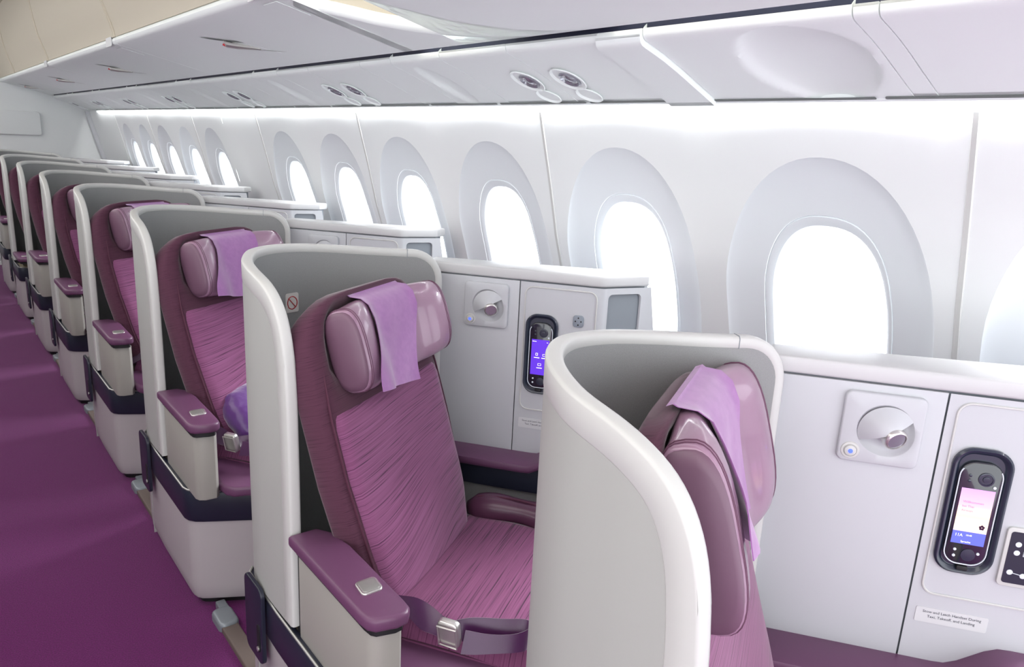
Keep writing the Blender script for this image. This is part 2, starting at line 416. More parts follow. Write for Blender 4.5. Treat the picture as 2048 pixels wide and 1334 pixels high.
for i, (y0, y1) in enumerate(zip(ys, ys[1:])):
    cy = (y0+y1)/2; g = .0014; ln = y1-y0
    arch = abs(y0-1.163) < .01
    th = thing('service_panel', (1.42, cy, 1.62)); b = MB()
    dents = []
    if abs(y0-.70) < .01: dents = [(1.40, .86, .14, .135, .03)]
    elif abs(ln-.29) < .005: dents = [(1.41, y0+.19, .12, .055, .018)]
    nv = max(4, int(ln/.01)) if dents else 2
    def fn(u, v, d0=0):
        y = lerp(y0+g, y1-g, v); p = psu_pt(u, y)
        d = sum(dent(p.x, y, *dd) for dd in dents)
        if arch: d = -.013
        if d0: d = .016 if not arch else .02
        q = psu_pt(u, y, d); return q
    nu = 70 if dents else 24
    b.add(grid(nu, nv, fn))
    n_ = nu
    b.add(loft([[psu_pt(u/12, y0+g, -.013 if arch else 0), psu_pt(u/12, y0+g, .02), psu_pt(u/12, y1-g, .02), psu_pt(u/12, y1-g, -.013 if arch else 0)] for u in range(13)])) if not dents else None
    if dents:
        b.add(loft([[psu_pt(u/12, y0+g, 0), psu_pt(u/12, y0+g, .045), psu_pt(u/12, y0+g+.001, .045), psu_pt(u/12, y0+g+.001, 0)] for u in range(13)]))
        b.add(loft([[psu_pt(u/12, y1-g-.001, 0), psu_pt(u/12, y1-g-.001, .045), psu_pt(u/12, y1-g, .045), psu_pt(u/12, y1-g, 0)] for u in range(13)]))
    part('panel_body', b, 'bin', th, angle=35)
    # reading-lamp and air-nozzle bowls either side of the light joints
    side = []
    if abs(y0-1.30) < .01 or abs(ln-.432) < .01: side.append(y1-.085)
    if abs(ln-.32) < .005: side.append(y0+.085)
    for cyy in side:
        for (cx, rx, ry, kind) in ((1.405, .052, .05, 1), (1.485, .036, .042, 0)):
            rb = MB(); rings = []
            for rr, dd in ((1.0, -.0035), (.96, -.006), (.90, -.004), (.80, .004), (.55, .010)):
                rings.append([psu_pt(psu_x(cx+rx*rr*math.cos(a)), cyy+ry*rr*math.sin(a), dd) for a in [2*math.pi*i/28 for i in range(28)]])
            rb.add(loft(rings, cap=False)); n0 = rings[-1]
            rb.add((n0, [list(range(28))])); bw = part('lamp_bowl' if kind else 'cover_bowl', rb, 'bin', th, angle=50)
            if kind:
                nb = MB(); rings = []
                for rr, dd in ((.62, .006), (.60, -.004), (.52, -.006), (.42, -.002), (.36, .002), (.2, -.004), (.02, -.005)):
                    rings.append([psu_pt(psu_x(cx+.006+rx*rr*math.cos(a)), cyy+ry*rr*math.sin(a), dd) for a in [2*math.pi*i/24 for i in range(24)]])
                nb.add(loft(rings)); part('air_nozzle' if cyy > y0+.2 else 'lamp_lens', nb, 'lens', bw)
    LABELS_PSU[i] = (th, y0, y1, arch, bool(dents), bool(side))
for i, (th, y0, y1, arch, de, si) in LABELS_PSU.items():
    tag(th, '', 'service panel', 'white service panels above the windows')
    if arch: tag(th, 'white raised arch band crossing the overhead panels where the two bins meet', 'ceiling arch')
    elif abs(y0-.70) < .01: th['label'] = 'white overhead service panel with the largest oval scoop, at upper right'
    elif abs(y0-1.30) < .01: th['label'] = 'white overhead panel with reading lamp just beyond the arch band'
    elif abs(y0-1.64) < .01: th['label'] = 'white overhead panel with air nozzle, second beyond the arch band'
    elif abs(y0-.655) < .01: th['label'] = 'very narrow white strip panel beside the large oval scoop'
    elif y0 < .66: th['label'] = 'plain white overhead panel nearest the camera at the top right'
    elif si: th['label'] = 'white overhead panel with round lamp bowls far along the window side'
    elif de: th['label'] = 'white overhead panel with a small long oval dent'
    else: th['label'] = 'plain narrow white overhead panel between the lamp panels'
# bottom edge strip with the air slots
b = MB()
b.add(loft([[(1.533, y, 1.6225), (1.541, y, 1.6185), (1.543, y, 1.634), (1.534, y, 1.637)] for y in (-1.2, YEND)]))
o = struct('trim_30', b, 'bin')
yy = -.9; k = 0
while yy < 8.6:
    b = MB()
    b.add(prism(rrect(.40, .007, .003, 4, yy+.2, 0), 0, .0012, lambda a, c, h: (1.5275+c, a, 1.6248-h-.45*c), both=False)); tag(part('air_slot', b, 'shade'), 'thin grey air slot in the bottom edge of the overhead panels', 'air slot', 'air slots above the windows')
    yy += .4185
b = MB(); b.add(loft([[psu_pt(.25+.75*u/12, y, d_) for u in range(13) for d_ in (.046,)]+[psu_pt(.25+.75*u/12, y, .052) for u in range(12, -1, -1)] for y in (-1.2, YEND)])); struct('trim_32', b, 'gaugegray')  # unseen backing added to block cove light leaking through the panel seams
# dark cavity strip behind the joint between bins and panels
b = MB(); b.add(loft([[(1.225, y, 1.79), (1.262, y, 1.79), (1.2635, y, 1.745), (1.2665, y, 1.745), (1.268, y, 1.80), (1.225, y, 1.80)] for y in (-1.2, YEND)])); struct('trim_31', b, 'dark')

# ------------------------------------------------------------------ overhead bins
def bz(x): return pw([(.80, 1.852), (.84, 1.846), (1.235, 1.757)], x)
LIPP = [(.030, .000), (.012, .003), (.002, .010), (-.003, .020), (.000, .030), (.006, .036)]       # (inset from nose, height above underside at nose)
FACE = [(-.001, .036), (-.005, .06), (-.014, .093), (-.030, .14), (-.046, .19), (-.062, .28), (-.078, .40), (-.096, .55), (-.10, .60)]
BINS = [(2.06, 3.98), (3.98, 6.03), (6.03, 8.0), (8.0, YEND)]
BL = ['white overhead bin nearest the camera with the largest visible latch', 'second white overhead bin with beige face and red-marked latch', 'third white overhead bin along the aisle with red-marked latch', 'farthest white overhead bin meeting the end wall']
for i, (y0, y1) in enumerate(BINS):
    th = thing('overhead_bin', (1.0, (y0+y1)/2, 1.757), BL[i], 'overhead bin', 'closed overhead bins over the window seats'); g = .002
    b = MB(); pr = [(1.232, bz(1.232)+.02), (1.232, bz(1.232))]+[(lerp(1.21, .85, t/6), bz(lerp(1.21, .85, t/6))) for t in range(7)]+[(.80+a, 1.852-.004+h) for a, h in LIPP[1:]]+[(.83, 1.91)]
    b.add(loft([[(x, y, z) for x, z in pr] for y in (y0+g, y1-g)])); part('bin_door', b, 'bin', th, angle=35)
    b = MB(); pf = [(.80+a, 1.848+h) for a, h in FACE]; pf = pf+[(.95, 2.448), (.95, 1.9)]
    b.add(loft([[(x, y, z) for x, z in pf] for y in (y0+.014, y1-.014)])); part('bin_face', b, 'beige', th, angle=35)
    for ye in (y0+.012, y1-.012):
        b = MB(); b.add(tube([(.80+a-.001, ye, 1.848+h) for a, h in FACE], .006, 8)); part('seam_rib', b, 'beige', th)
    if i < 3:
        b = MB(); yl = y0+.12; b.add(prism(rrect(.12, .05, .006, 4, yl, 0), 0, .0025, lambda a, c, h: (.797-h, a, 1.868+c*.8), both=False)); part('placard_holder', b, 'label', th)
        b = MB(); b.add(prism(rrect(.10, .10, .006, 4, .885, yl), 0, .0015, lambda a, c, h: (a, c, bz(a)-.0012-h), both=False)); part('row_placard', b, 'bin', th)
    # latch: slim lens-shaped cup with silver paddle and red mark
    yl = [2.92, 4.95, 6.86, 8.85][i]
    if i < 3 or True:
        def U(x, y, d=0): return Vector((x, y, bz(x)-d))
        def leaf(x0, x1, yc_, wd, d, n=20, pin=0):
            P = []
            for s_ in (1, -1):
                for k in range(n):
                    t = k/n if s_ > 0 else 1-k/n; xx = lerp(x0, x1, t); P.append(Vector(U(xx, yc_+s_*wd*math.sin(math.pi*t)**.8-(t-.5)*.2, d)))
            return P
        b = MB(); P = leaf(.905, 1.118, yl, .026, .001); P2 = leaf(.902, 1.121, yl, .030, .0); b.add(loft([P2, P], cap=False)); b.add((P, [list(range(len(P)))])); lt = part('latch_cup', b, 'bin', th)
        b = MB(); P = leaf(.906, 1.004, yl+.056, .024, .0022); b.add((P, [list(range(len(P)))])); part('latch_opening', b, 'shade', lt, flat=True)  # flat leaf; the dark inside the opening is put into its colour
        b = MB(); P = leaf(1.060, 1.116, yl-.070, .011, .0022); b.add((P, [list(range(len(P)))])); part('latch_end', b, 'lip', lt, flat=True)
        b = MB(); P = [U(.966, yl+.052, .002), U(.972, yl+.040, .012), U(1.0, yl+.012, .010), U(1.065, yl-.045, .003)]
        b.add(tube([P[0], P[1], P[2], P[3]], [.008, .013, .012, .004], 8)); part('latch_paddle', b, 'chrome', lt)
        b = MB(); b.add(tube([U(.957, yl+.050, .016), U(.972, yl+.045, .019), U(.984, yl+.026, .018)], .0036, 6)); b.add(tube([U(.972, yl+.045, .016), U(1.02, yl+.018, .005)], .0036, 6)); part('latch_mark', b, 'red', lt)
# rounded end pieces where the two bin runs meet at the arch band
def cap_piece(name, C, label, sgn):
    C = cr([Vector((a, c, 0)) for a, c in C], 5); th = thing(name, (1.1, C[len(C)//2].y, 1.757), label, 'bin end fairing')
    b = MB(); n = len(C)
    b.add(grid(n-1, 8, lambda u, v: (lambda p, q: (lerp(p.x, q[0], v), lerp(p.y, q[1], v), bz(lerp(p.x, q[0], v)) if lerp(p.x, q[0], v) > .79 else 1.852))(C[min(int(round(u*(n-1))), n-1)], (1.232, C[min(int(round(u*(n-1))), n-1)].y))))
    def lipring(k, prof, base=0):
        a = C[max(k-1, 0)]; c = C[min(k+1, n-1)]; t = (c-a).normalized(); nrm = Vector((-t.y, t.x, 0))*sgn  # points outward (away from the body)
        p = C[k]; z0 = bz(p.x) if p.x > .79 else 1.852
        fade = min(1, max(.15, (1.235-p.x)/.06))
        return [Vector((p.x, p.y, z0))-nrm*(i_*fade)+Vector((0, 0, h*(1 if h < .037 else 1))) for i_, h in prof]
    rr = [lipring(k, [(0, 0), (-.008, .004), (-.011, .014), (-.010, .026), (-.003, .034), (.01, .036)]) for k in range(n)]
    v = [p for r in rr for p in r]; f = []
    for k in range(n-1):
        for i in range(5): f.append([k*6+i, k*6+i+1, (k+1)*6+i+1, (k+1)*6+i])
    b.add((v, f)); part('fairing_body', b, 'bin', th, angle=50)
    b = MB(); rr = [lipring(k, [(.0, .034), (.008, .07), (.03, .14), (.06, .24), (.08, .45)]) for k in range(n)]; v = [p for r in rr for p in r]; f = []
    for k in range(n-1):
        for i in range(4): f.append([k*5+i, k*5+i+1, (k+1)*5+i+1, (k+1)*5+i])
    b.add((v, f)); part('fairing_side', b, 'beige' if sgn < 0 else 'bin', th, angle=50)
    return th
e1 = cap_piece('bin_end_fairing', [(.80, 2.06), (.835, 2.12), (.90, 2.09), (.995, 2.01), (1.064, 1.953), (1.137, 1.849), (1.19, 1.72), (1.224, 1.55), (1.232, 1.34)],
          'white curved end of the closed bin run, with a thin beige band above it', -1)
e2 = cap_piece('bin_end_fairing', [(1.232, 1.24), (1.224, 1.36), (1.195, 1.484), (1.14, 1.593), (1.09, 1.657), (1.04, 1.70), (.99, 1.735), (.94, 1.775), (.89, 1.80), (.82, 1.74), (.80, 1.5), (.80, .6), (.80, -1.2)],
          'large smooth white overhead bin belly at the top edge of the picture', -1)

# ------------------------------------------------------------------ privacy shell (unit 0 coordinates)
def set_path(P):
    global PATH, CUM, LS, SS
    PATH = cr([Vector((a, c, 0)) for a, c in P], 10); CUM = [0]
    for a, c in zip(PATH, PATH[1:]): CUM.append(CUM[-1]+(c-a).length)
    LS = CUM[-1]
    SS = sorted(set([0, .001, .002, .004, .006, .009, .012, .016, .02, .025, .03, .037, .045, .053, .062, .072, .083, .095, .108, .122, .137, .153]+[.17+i*(LS-.27)/40 for i in range(41)]+[LS-.1+.1*math.sin(R(90*i/10)) for i in range(11)]))
set_path([(.552, .305), (.550, .42), (.553, .52), (.574, .615), (.63, .712), (.72, .775), (.82, .792), (.92, .772), (1.02, .735), (1.10, .700), (1.16, .674)])
def path(s):
    s = max(0, min(LS, s))
    for i in range(len(CUM)-1):
        if s <= CUM[i+1]+1e-9: break
    t = (s-CUM[i])/(CUM[i+1]-CUM[i]); p = PATH[i].lerp(PATH[i+1], t)
    a = PATH[max(i-1, 0)]; c = PATH[min(i+2, len(PATH)-1)]; d = (c-a).normalized()
    return p, Vector((d.y, -d.x, 0))           # inward normal (towards the seat)
def shp(s, z, o_):
    p, n_ = path(s); p = p+n_*o_
    flare = .012*(1-sm((s)/.2))*(1.0-z)         # wing leans slightly outwards going down
    return Vector((p.x-flare*0, p.y, z))
ZT = 1.222
TOPL = [(0, .80), (.002, .93), (.006, 1.0), (.014, 1.06), (.028, 1.106), (.05, 1.143), (.08, 1.170), (.12, 1.189), (.17, 1.201), (.23, 1.209), (.30, 1.216), (.40, ZT)]
TOPS = [(p.x, p.y) for p in cr([Vector((a, c, 0)) for a, c in TOPL], 5)]
def ztop(s):
    zl = pw(TOPS, s); r = .085; e = LS-s
    zr = ZT if e > r else ZT-r+math.sqrt(max(0, r*r-(r-e)**2))
    return min(zl, zr, ZT)-.022*sm((s/LS-.45)/.5)
def zbot(s): return .425 if s < .24 else lerp(.425, .02, sm((s-.24)/.02)) if s < .27 else .02
def skin(o0, o1, inset, zb=None):
    b = MB(); NZ = 10; S2 = [lerp(inset, LS-inset, s/LS) for s in SS]
    def col(s, o_): 
        z1 = ztop(s)-inset; z0 = (zbot(s) if zb is None else max(zb, zbot(s))); return [shp(s, lerp(z0, z1, j/NZ), o_) for j in range(NZ+1)]
    rings = [col(s, o0)+col(s, o1)[::-1] for s in S2]; b.add(loft(rings)); return b
def make_shell():
    th = thing('privacy_shell', (.85, .7, 0))
    sb = part('outer_shell', skin(0, .012, .012), 'white', th, angle=50)
    ln = part('inner_lining', skin(.012, .024, .012, .10), 'gray', th, angle=50)
    # rim trim: swept rounded section along the outline
    P = [(s, ztop(s)) for s in SS]; O = [(0, .43), (0, .6), (0, .75)]+P+[(LS, 1.0), (LS, .8), (LS, .6), (LS, .45)]
    # dedupe
    Q = [O[0]]
    for p in O[1:]:
        if math.hypot(p[0]-Q[-1][0], p[1]-Q[-1][1]) > .0015: Q.append(p)
    rings = []
    for k, (s, z) in enumerate(Q):
        a = Q[max(k-1, 0)]; c = Q[min(k+1, len(Q)-1)]; t = Vector((c[0]-a[0], c[1]-a[1])).normalized(); n_ = Vector((t.y, -t.x))  # inward in (s,z)
        wo, wi = .044, .021
        sec = [(0.005, .0020), (.0015, .0035), (0, .0075), (0, .0215), (.0015, .0260), (.005, .0278), (wi-.002, .0278), (wi, .0262), (wi, .012), (wo, .012), (wo, .0030), (wo-.0015, .0020)]
        ring = []
        for q, o_ in sec:
            ss = s+n_.x*q; zz = z+n_.y*q; extra = 0
            p, nn_ = path(ss)
            if ss < 0 or ss > LS: pass
            ring.append(Vector((p.x+nn_.x*(o_-.003), p.y+nn_.y*(o_-.003), zz)))
        rings.append(ring)
    b = MB(); b.add(loft(rings)); part('rim_trim', b, 'trim', th, angle=60)
    # joint lines in the trim
    for s_j in (.02,):
        b = MB(); b.add(tube([shp(.052, 1.142, .0012), shp(.075, 1.142, .0012), shp(.092, 1.142, .0012)], .0010, 5)); part('trim_joint', b, 'gaugegray', sb)
    sj = LS-.10; b = MB(); b.add(tube([shp(sj, ztop(sj)-.021, .0250), shp(sj, ztop(sj)-.004, .0250), shp(sj, ztop(sj)+.0003, .022), shp(sj, ztop(sj)+.0003, .004)], .0008, 5)); part('trim_joint', b, 'gaugegray', sb)
    return th

# ------------------------------------------------------------------ seat base
BASE = [(.575, .62), (.562, .60), (.556, .40), (.556, .075), (.562, .052), (.575, .035), (.595, .022), (.70, -.035), (.93, -.165), (.96, -.165), (.985, -.14), (1.14, .10), (1.14, .62)]
def make_base():
    th = thing('footwell_cabinet', (.85, .3, 0))
    P = BASE[::-1]
    b = MB(); 
    def taper(a, c, h):
        k = 1-.035*(1-sm(h/.12)) if h < .12 else 1
        cx, cy = .85, .3; return (cx+(a-cx)*k, cy+(c-cy)*k, h)
    zs = [.022, .026, .04, .08, .2, .31]; rings = []
    for i, z in enumerate(zs):
        e = [.02, .010, .003, 0, 0, 0][i]; rings.append([(a, c, z) for a, c in offs(BASE, e)])
    b.add(loft(rings)); part('base_body', b, 'base', th, angle=40)
    b = MB(); rings = [[(a, c, z) for a, c in offs(BASE, e)] for e, z in ((.0, .306), (-.006, .308), (-.009, .314), (-.009, .400), (-.006, .408), (0, .411), (.010, .411), (.012, .400))]
    b.add(loft(rings)); bd = part('bumper_band', b, 'navy', th, angle=40)
    L = offs(BASE, -.004); L = [p for p in L if not (p[0] > 1.1)][:]
    b = MB(); b.add(tube([(a, c, .412) for a, c in L], .0032, 6)); part('bumper_lip', b, 'lip', bd)
    b = MB(); b.add(loft([[(a, c, z) for a, c in offs(BASE, .010)] for z in (.395, .409)])); part('deck', b, 'khaki', th)
    L2 = [p for p in offs(BASE, .03) if p[1] < .45 and p[0] < .9]; b = MB(); b.add(tube([(a, c, .412) for a, c in L2], .006, 6)); part('deck_rail', b, 'khaki', th)
    b = MB(); b.add(prism(offs(BASE, .03), 0, .03, ident)); part('base_plinth', b, 'black', th)
    # rear bracket plate with a screw
    b = MB(); b.add(prism(rrect(.115, .21, .022, 5, .52, .335), 0, .010, lambda a, c, h: (.545-h, a, c), r=.003, both=False)); br = part('bracket_plate', b, 'navy', th)
    b = MB(); b.add(prism(rrect(.018, .075, .008, 4, .485, .30), 0, .002, lambda a, c, h: (.5352-h, a, c), both=False)); part('bracket_slot', b, 'black', br)
    b = MB(); b.add(lathe([(.006, 0), (.006, .003), (.001, .004)], 12, lambda a, c, h: (.533-h, .485+a, .272+c))); part('screw', b, 'chrome', br)
    return th
def make_track():
    th = thing('floor_track', (.62, -.05, 0))
    b = MB(); b.add(prism(rrect(.05, .34, .006, 4, .612, -.235), 0, .018, ident, r=.005, both=False)); part('track_cover', b, 'track', th)
    b = MB(); b.add(prism(rrect(.062, .10, .02, 5, .612, -.085), 0, .028, ident, r=.01, both=False)); b.add(prism(rrect(.03, .06, .005, 3, .625, -.02), 0, .022, ident, r=.004, both=False)); part('track_end_cap', b, 'steel', th)
    return th

# ------------------------------------------------------------------ seat
ANG = R(32); F = Vector((math.sin(ANG), -math.cos(ANG), 0)); W = Vector((math.cos(ANG), math.sin(ANG), 0)); Z = Vector((0, 0, 1))
O = Vector((.908, .285, .5)); TILT = R(16)
V_ = Z*math.cos(TILT)-F*math.sin(TILT); N_ = F*math.cos(TILT)+Z*math.sin(TILT)
def bk(u, v, n_): return O+W*u+V_*v+N_*n_       # backrest frame: u across, v up the back, n out of the front
def hwid(v):                                     # half width of the backrest at height v
    w_ = pw([(-.08, .20), (0, .235), (.1, .258), (.3, .272), (.5, .268), (.6, .262)], v)
    if v > .568: r = .124; t = min(1, (v-.568)/r); w_ = .262-r*(1-math.sqrt(max(0, 1-t*t)))*1.15
    return w_
VTOP = .692
def make_seat(TK=.092):
    th = thing('airliner_seat', (.87, .27, .41))
    # backrest body
    b = MB(); vs = [-.06, 0, .1, .2, .3, .4, .47, .50, .54, .58, .61, .64, .66, .677, .687, VTOP]; rings = []; UV = []
    NS = 44
    for v in vs:
        hw = hwid(v); ring = []; k = 1-sm((v-.62)/.085) if v > .62 else 1
        thk = TK*(.45+.55*k)
        for i in range(NS):
            a = 2*math.pi*i/NS; x, y = sup(a, 4.5)
            n_ = y*thk/2-thk/2+.0
            if y > 0 and v > .44 and abs(x) < .8: n_ -= .030*sm((v-.485)/.05)*sm((.84-abs(x))/.2)*sm((.69-v)/.05)   # hollow behind the headrest
            bow = .018*math.exp(-((v-.12)/.12)**2)*(1-x*x) if y > 0 else 0
            ring.append(bk(x*hw, v, n_+bow)); UV.append((a*.2, v))
        rings.append(ring)
    vf = loft(rings); b.add(vf, uv=UV); bk_o = part('backrest', b, 'plain', th, angle=60)
    # striped front panel, slightly proud, with a soft lumbar swell
    def fp(u, v):
        vv = lerp(-.05, .478, v); hw = hwid(vv)-.022-.012*sm((vv-.44)/.06); x = (u-.5)*2
        edge = min(1, (1-abs(x))/.10); n_ = .004+.012*math.sqrt(max(0, 1-(1-edge)**2))-.006
        n_ += .020*math.exp(-((vv-.13)/.12)**2)*(1-x*x*.8)
        X = abs(x)*hw/hwid(vv); n_ -= TK/2*(1-max(0, 1-X**4.5)**(1/4.5))
        if abs(x) > .985: n_ -= .006
        n_ -= .030*sm((v-.90)/.10)
        return bk(x*hw, vv, n_)
    b = MB(); b.add(grid(28, 26, fp, uv=lambda u, v: (u*.5, v*.515-.085*math.exp(-((v-.30)/.26)**2)*sm((u-.05)/.75)-.022*u))); part('front_panel', b, 'stripe', bk_o, angle=70)
    for s_ in (1, -1):
        b = MB(); b.add(tube([bk(s_*(hwid(v)-.020-.012*sm((v-.44)/.1)), v, -.0068*TK/.092-.004*sm((v-.46)/.1)) for v in [-.04+.64*i/20 for i in range(21)]], .0028, 6)); part('piping', b, 'pipe', bk_o)
    # seat pan
    PF = .44
    def pn(u, v):
        x = (u-.5)*2; f = lerp(-.03, PF, v); e = min(1, (1-abs(x))/.16); z = .455+.045*math.sqrt(max(0, 1-(1-e)**2))
        if v > .9: z -= .04*(1-math.sqrt(max(0, 1-((v-.9)/.1)**2)))
        z += .006*math.sin(v*5)
        return O+W*(x*.262+.005)+F*f+Z*(z-.5)
    b = MB(); b.add(grid(26, 22, pn, uv=lambda u, v: (u*.52, v*.47)))
    b.add(prism([(-.257, -.03), (.267, -.03), (.267, PF), (-.257, PF)], .412, .456, lambda a, c, h: O+W*a+F*c+Z*(h-.5)), uv=[(0, 0)]*8); part('seat_cushion', b, 'stripe_pan', th, angle=60)
    # leather flap on the aisle side, over the deck
    FL = [(.645, .17), (.632, -.03), (.637, -.065), (.655, -.092), (.685, -.10), (.80, -.165), (.90, -.16), (.93, -.1), (.76, .13)]
    b = MB(); b.add(prism(FL[::-1], .418, .452, ident, r=.010)); part('leather_flap', b, 'armleather', th, angle=50)
    # leather bolster rolled along the window side of the pan
    b = MB(); P = [O+W*(.262+.01*math.sin(f*9))+F*f+Z*(.012+.010*math.sin(f*14)) for f in [-.02+.40*i/14 for i in range(15)]]
    rr = [.018]+[.038+.004*math.sin(i*1.1) for i in range(13)]+[.02]; b.add(tube(P, rr, 14)); bo = part('side_bolster', b, 'leather', th, angle=70)
    b = MB(); b.add(tube([p+Z*.037-W*.008 for p in P[1:-1]], .003, 6)); part('bolster_seam', b, 'pipe', bo)
    return th
def make_armrest(dz=0):
    th = thing('aisle_armrest', (.60, .1, .41))
    AO = [(.546, .305), (.546, -.02), (.549, -.045), (.560, -.060), (.60, -.072), (.622, -.070), (.634, -.055), (.636, -.03), (.640, .20), (.632, .27), (.61, .305)]
    b = MB(); b.add(prism(AO, .632+dz, .662+dz, ident, r=.009)); pd = part('armrest_pad', b, 'armleather', th, angle=50)
    b = MB(); b.add(prism(rrect(.045, .048, .010, 4, .599, .040), 0, .004, lambda a, c, h: (a+(c-.04)*.1, c, .661+dz+h), r=.002, both=False)); bt = part('release_button', b, 'chrome', pd)
    b = MB(); b.add(prism(rrect(.036, .036, .007, 4, .599, .040), 0, .0015, lambda a, c, h: (a+(c-.04)*.1, c, .6645+dz+h), r=.001, both=False)); part('button_cap', b, 'lip', bt)
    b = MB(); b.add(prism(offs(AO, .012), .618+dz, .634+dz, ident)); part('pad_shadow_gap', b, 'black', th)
    if dz == 0:
        AP = [(.562, .29), (.562, -.02), (.568, -.036), (.585, -.046), (.617, -.048), (.628, -.035), (.628, .29)]
        b = MB(); b.add(prism(AP, .409, .620, ident, r=.004)); part('armrest_panel', b, 'armpanel', th, angle=50)
    b = MB(); b.add(prism([(.566, .315), (.566, .285), (.622, .285), (.622, .315)], .409, .63+dz, ident)); part('armrest_slide', b, 'black', th)
    return th
# headrest cushion (winged)
def pw_t(x): return .056+.036*sm((abs(x)-.35)/.5)   # thickness along width
HV = .568; HH = .100
def hd(x, a, n_=None, sc=1.0):
    t = pw_t(x); cx, cy = sup(a, 2.9); hh = HH*(1-.10*abs(x)**3)*sc
    return bk(x*.212+.028, HV+cy*hh, -.022+t/2*(1+cx*sc)+.002)
def make_headrest():
    th = thing('headrest_pillow', (.80, .42, 1.0)); b = MB(); rings = []
    X = [-1, -.985, -.95, -.9]+[-.8+1.6*i/16 for i in range(17)]+[.9, .95, .985, 1]
    for x in X:
        e = (1-abs(x))/.05; sc = .965+.035*math.sqrt(max(0, 1-(1-min(1, e))**2)); rings.append([hd(x, 2*math.pi*i/36, sc=sc) for i in range(36)])
    b.add(loft(rings)); hp = part('pillow_body', b, 'pillow', th, angle=60)
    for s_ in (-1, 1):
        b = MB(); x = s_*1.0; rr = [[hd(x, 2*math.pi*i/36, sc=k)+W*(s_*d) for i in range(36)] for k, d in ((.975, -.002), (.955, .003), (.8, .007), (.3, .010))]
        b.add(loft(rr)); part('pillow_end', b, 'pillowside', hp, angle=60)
        for xx, in ((.955,), (.925,)):
            b = MB(); b.add(tube([hd(s_*xx, 2*math.pi*i/36, sc=1.006) for i in range(36)], .0010, 5, closed=True)); part('stitch_seam', b, 'stitch', hp)
    # bracket behind the cushion
    b = MB(); b.add(prism(rrect(.16, .16, .02, 4, 0, HV), -.045, -.015, lambda a, c, h: bk(a, c, h))); part('headrest_bracket', b, 'black', th)
    return th
def cloth_mesh(x0, x1, drop, back=.06, lift=.05):
    """cloth over the top of the cushion: rises at the back, hangs down the front"""
    prof = []                                    # (v, n) along the drape
    t = pw_t(0)
    def P(x):
        tt = pw_t(x); top = HV+HH+.004; fr = -.022+tt+.006
        L = [(top+.007, -.012), (top+.009, -.002), (top+.004, tt*.35-.02), (top-.004, fr-.022), (top-.02, fr-.006), (top-.05, fr+.002)]
        for i in range(1, 11):
            q = i/10; L.append((top-.05-drop*q, fr+.003+.006*sm(q)))
        return L
    nu = 16; cols = []
    for i in range(nu+1):
        q = i/nu; col = []
        for j in range(16):
            jj = max(0, (j-3)/12); x = lerp(lerp(x0, x0-.40, sm(jj)), lerp(x1, x1-.38, sm(jj)), q); v, n_ = P(x)[j]
            col.append(bk(x*.212+.028, v-.030*q*jj, n_+.0016*math.sin(i*.9+j*.3)*jj+.004*jj*math.sin(q*6.3)))
        cols.append(col)
    v = [p for c in cols for p in c]; m = len(cols[0]); f = []
    for i in range(nu):
        for j in range(m-1): f.append([i*m+j, i*m+j+1, (i+1)*m+j+1, (i+1)*m+j])
    # give it thickness
    k = len(v); v2 = [p-N_*.0016-Z*.0004 for p in v]; f2 = [[a+k for a in q[::-1]] for q in f]
    E = [i for i in range(m)]+[i*m+m-1 for i in range(1, nu+1)]+[nu*m+j for j in range(m-2, -1, -1)]+[i*m for i in range(nu-1, 0, -1)]
    fs = [[E[i], E[(i+1) % len(E)], E[(i+1) % len(E)]+k, E[i]+k] for i in range(len(E))]
    return v+v2, f+f2+fs

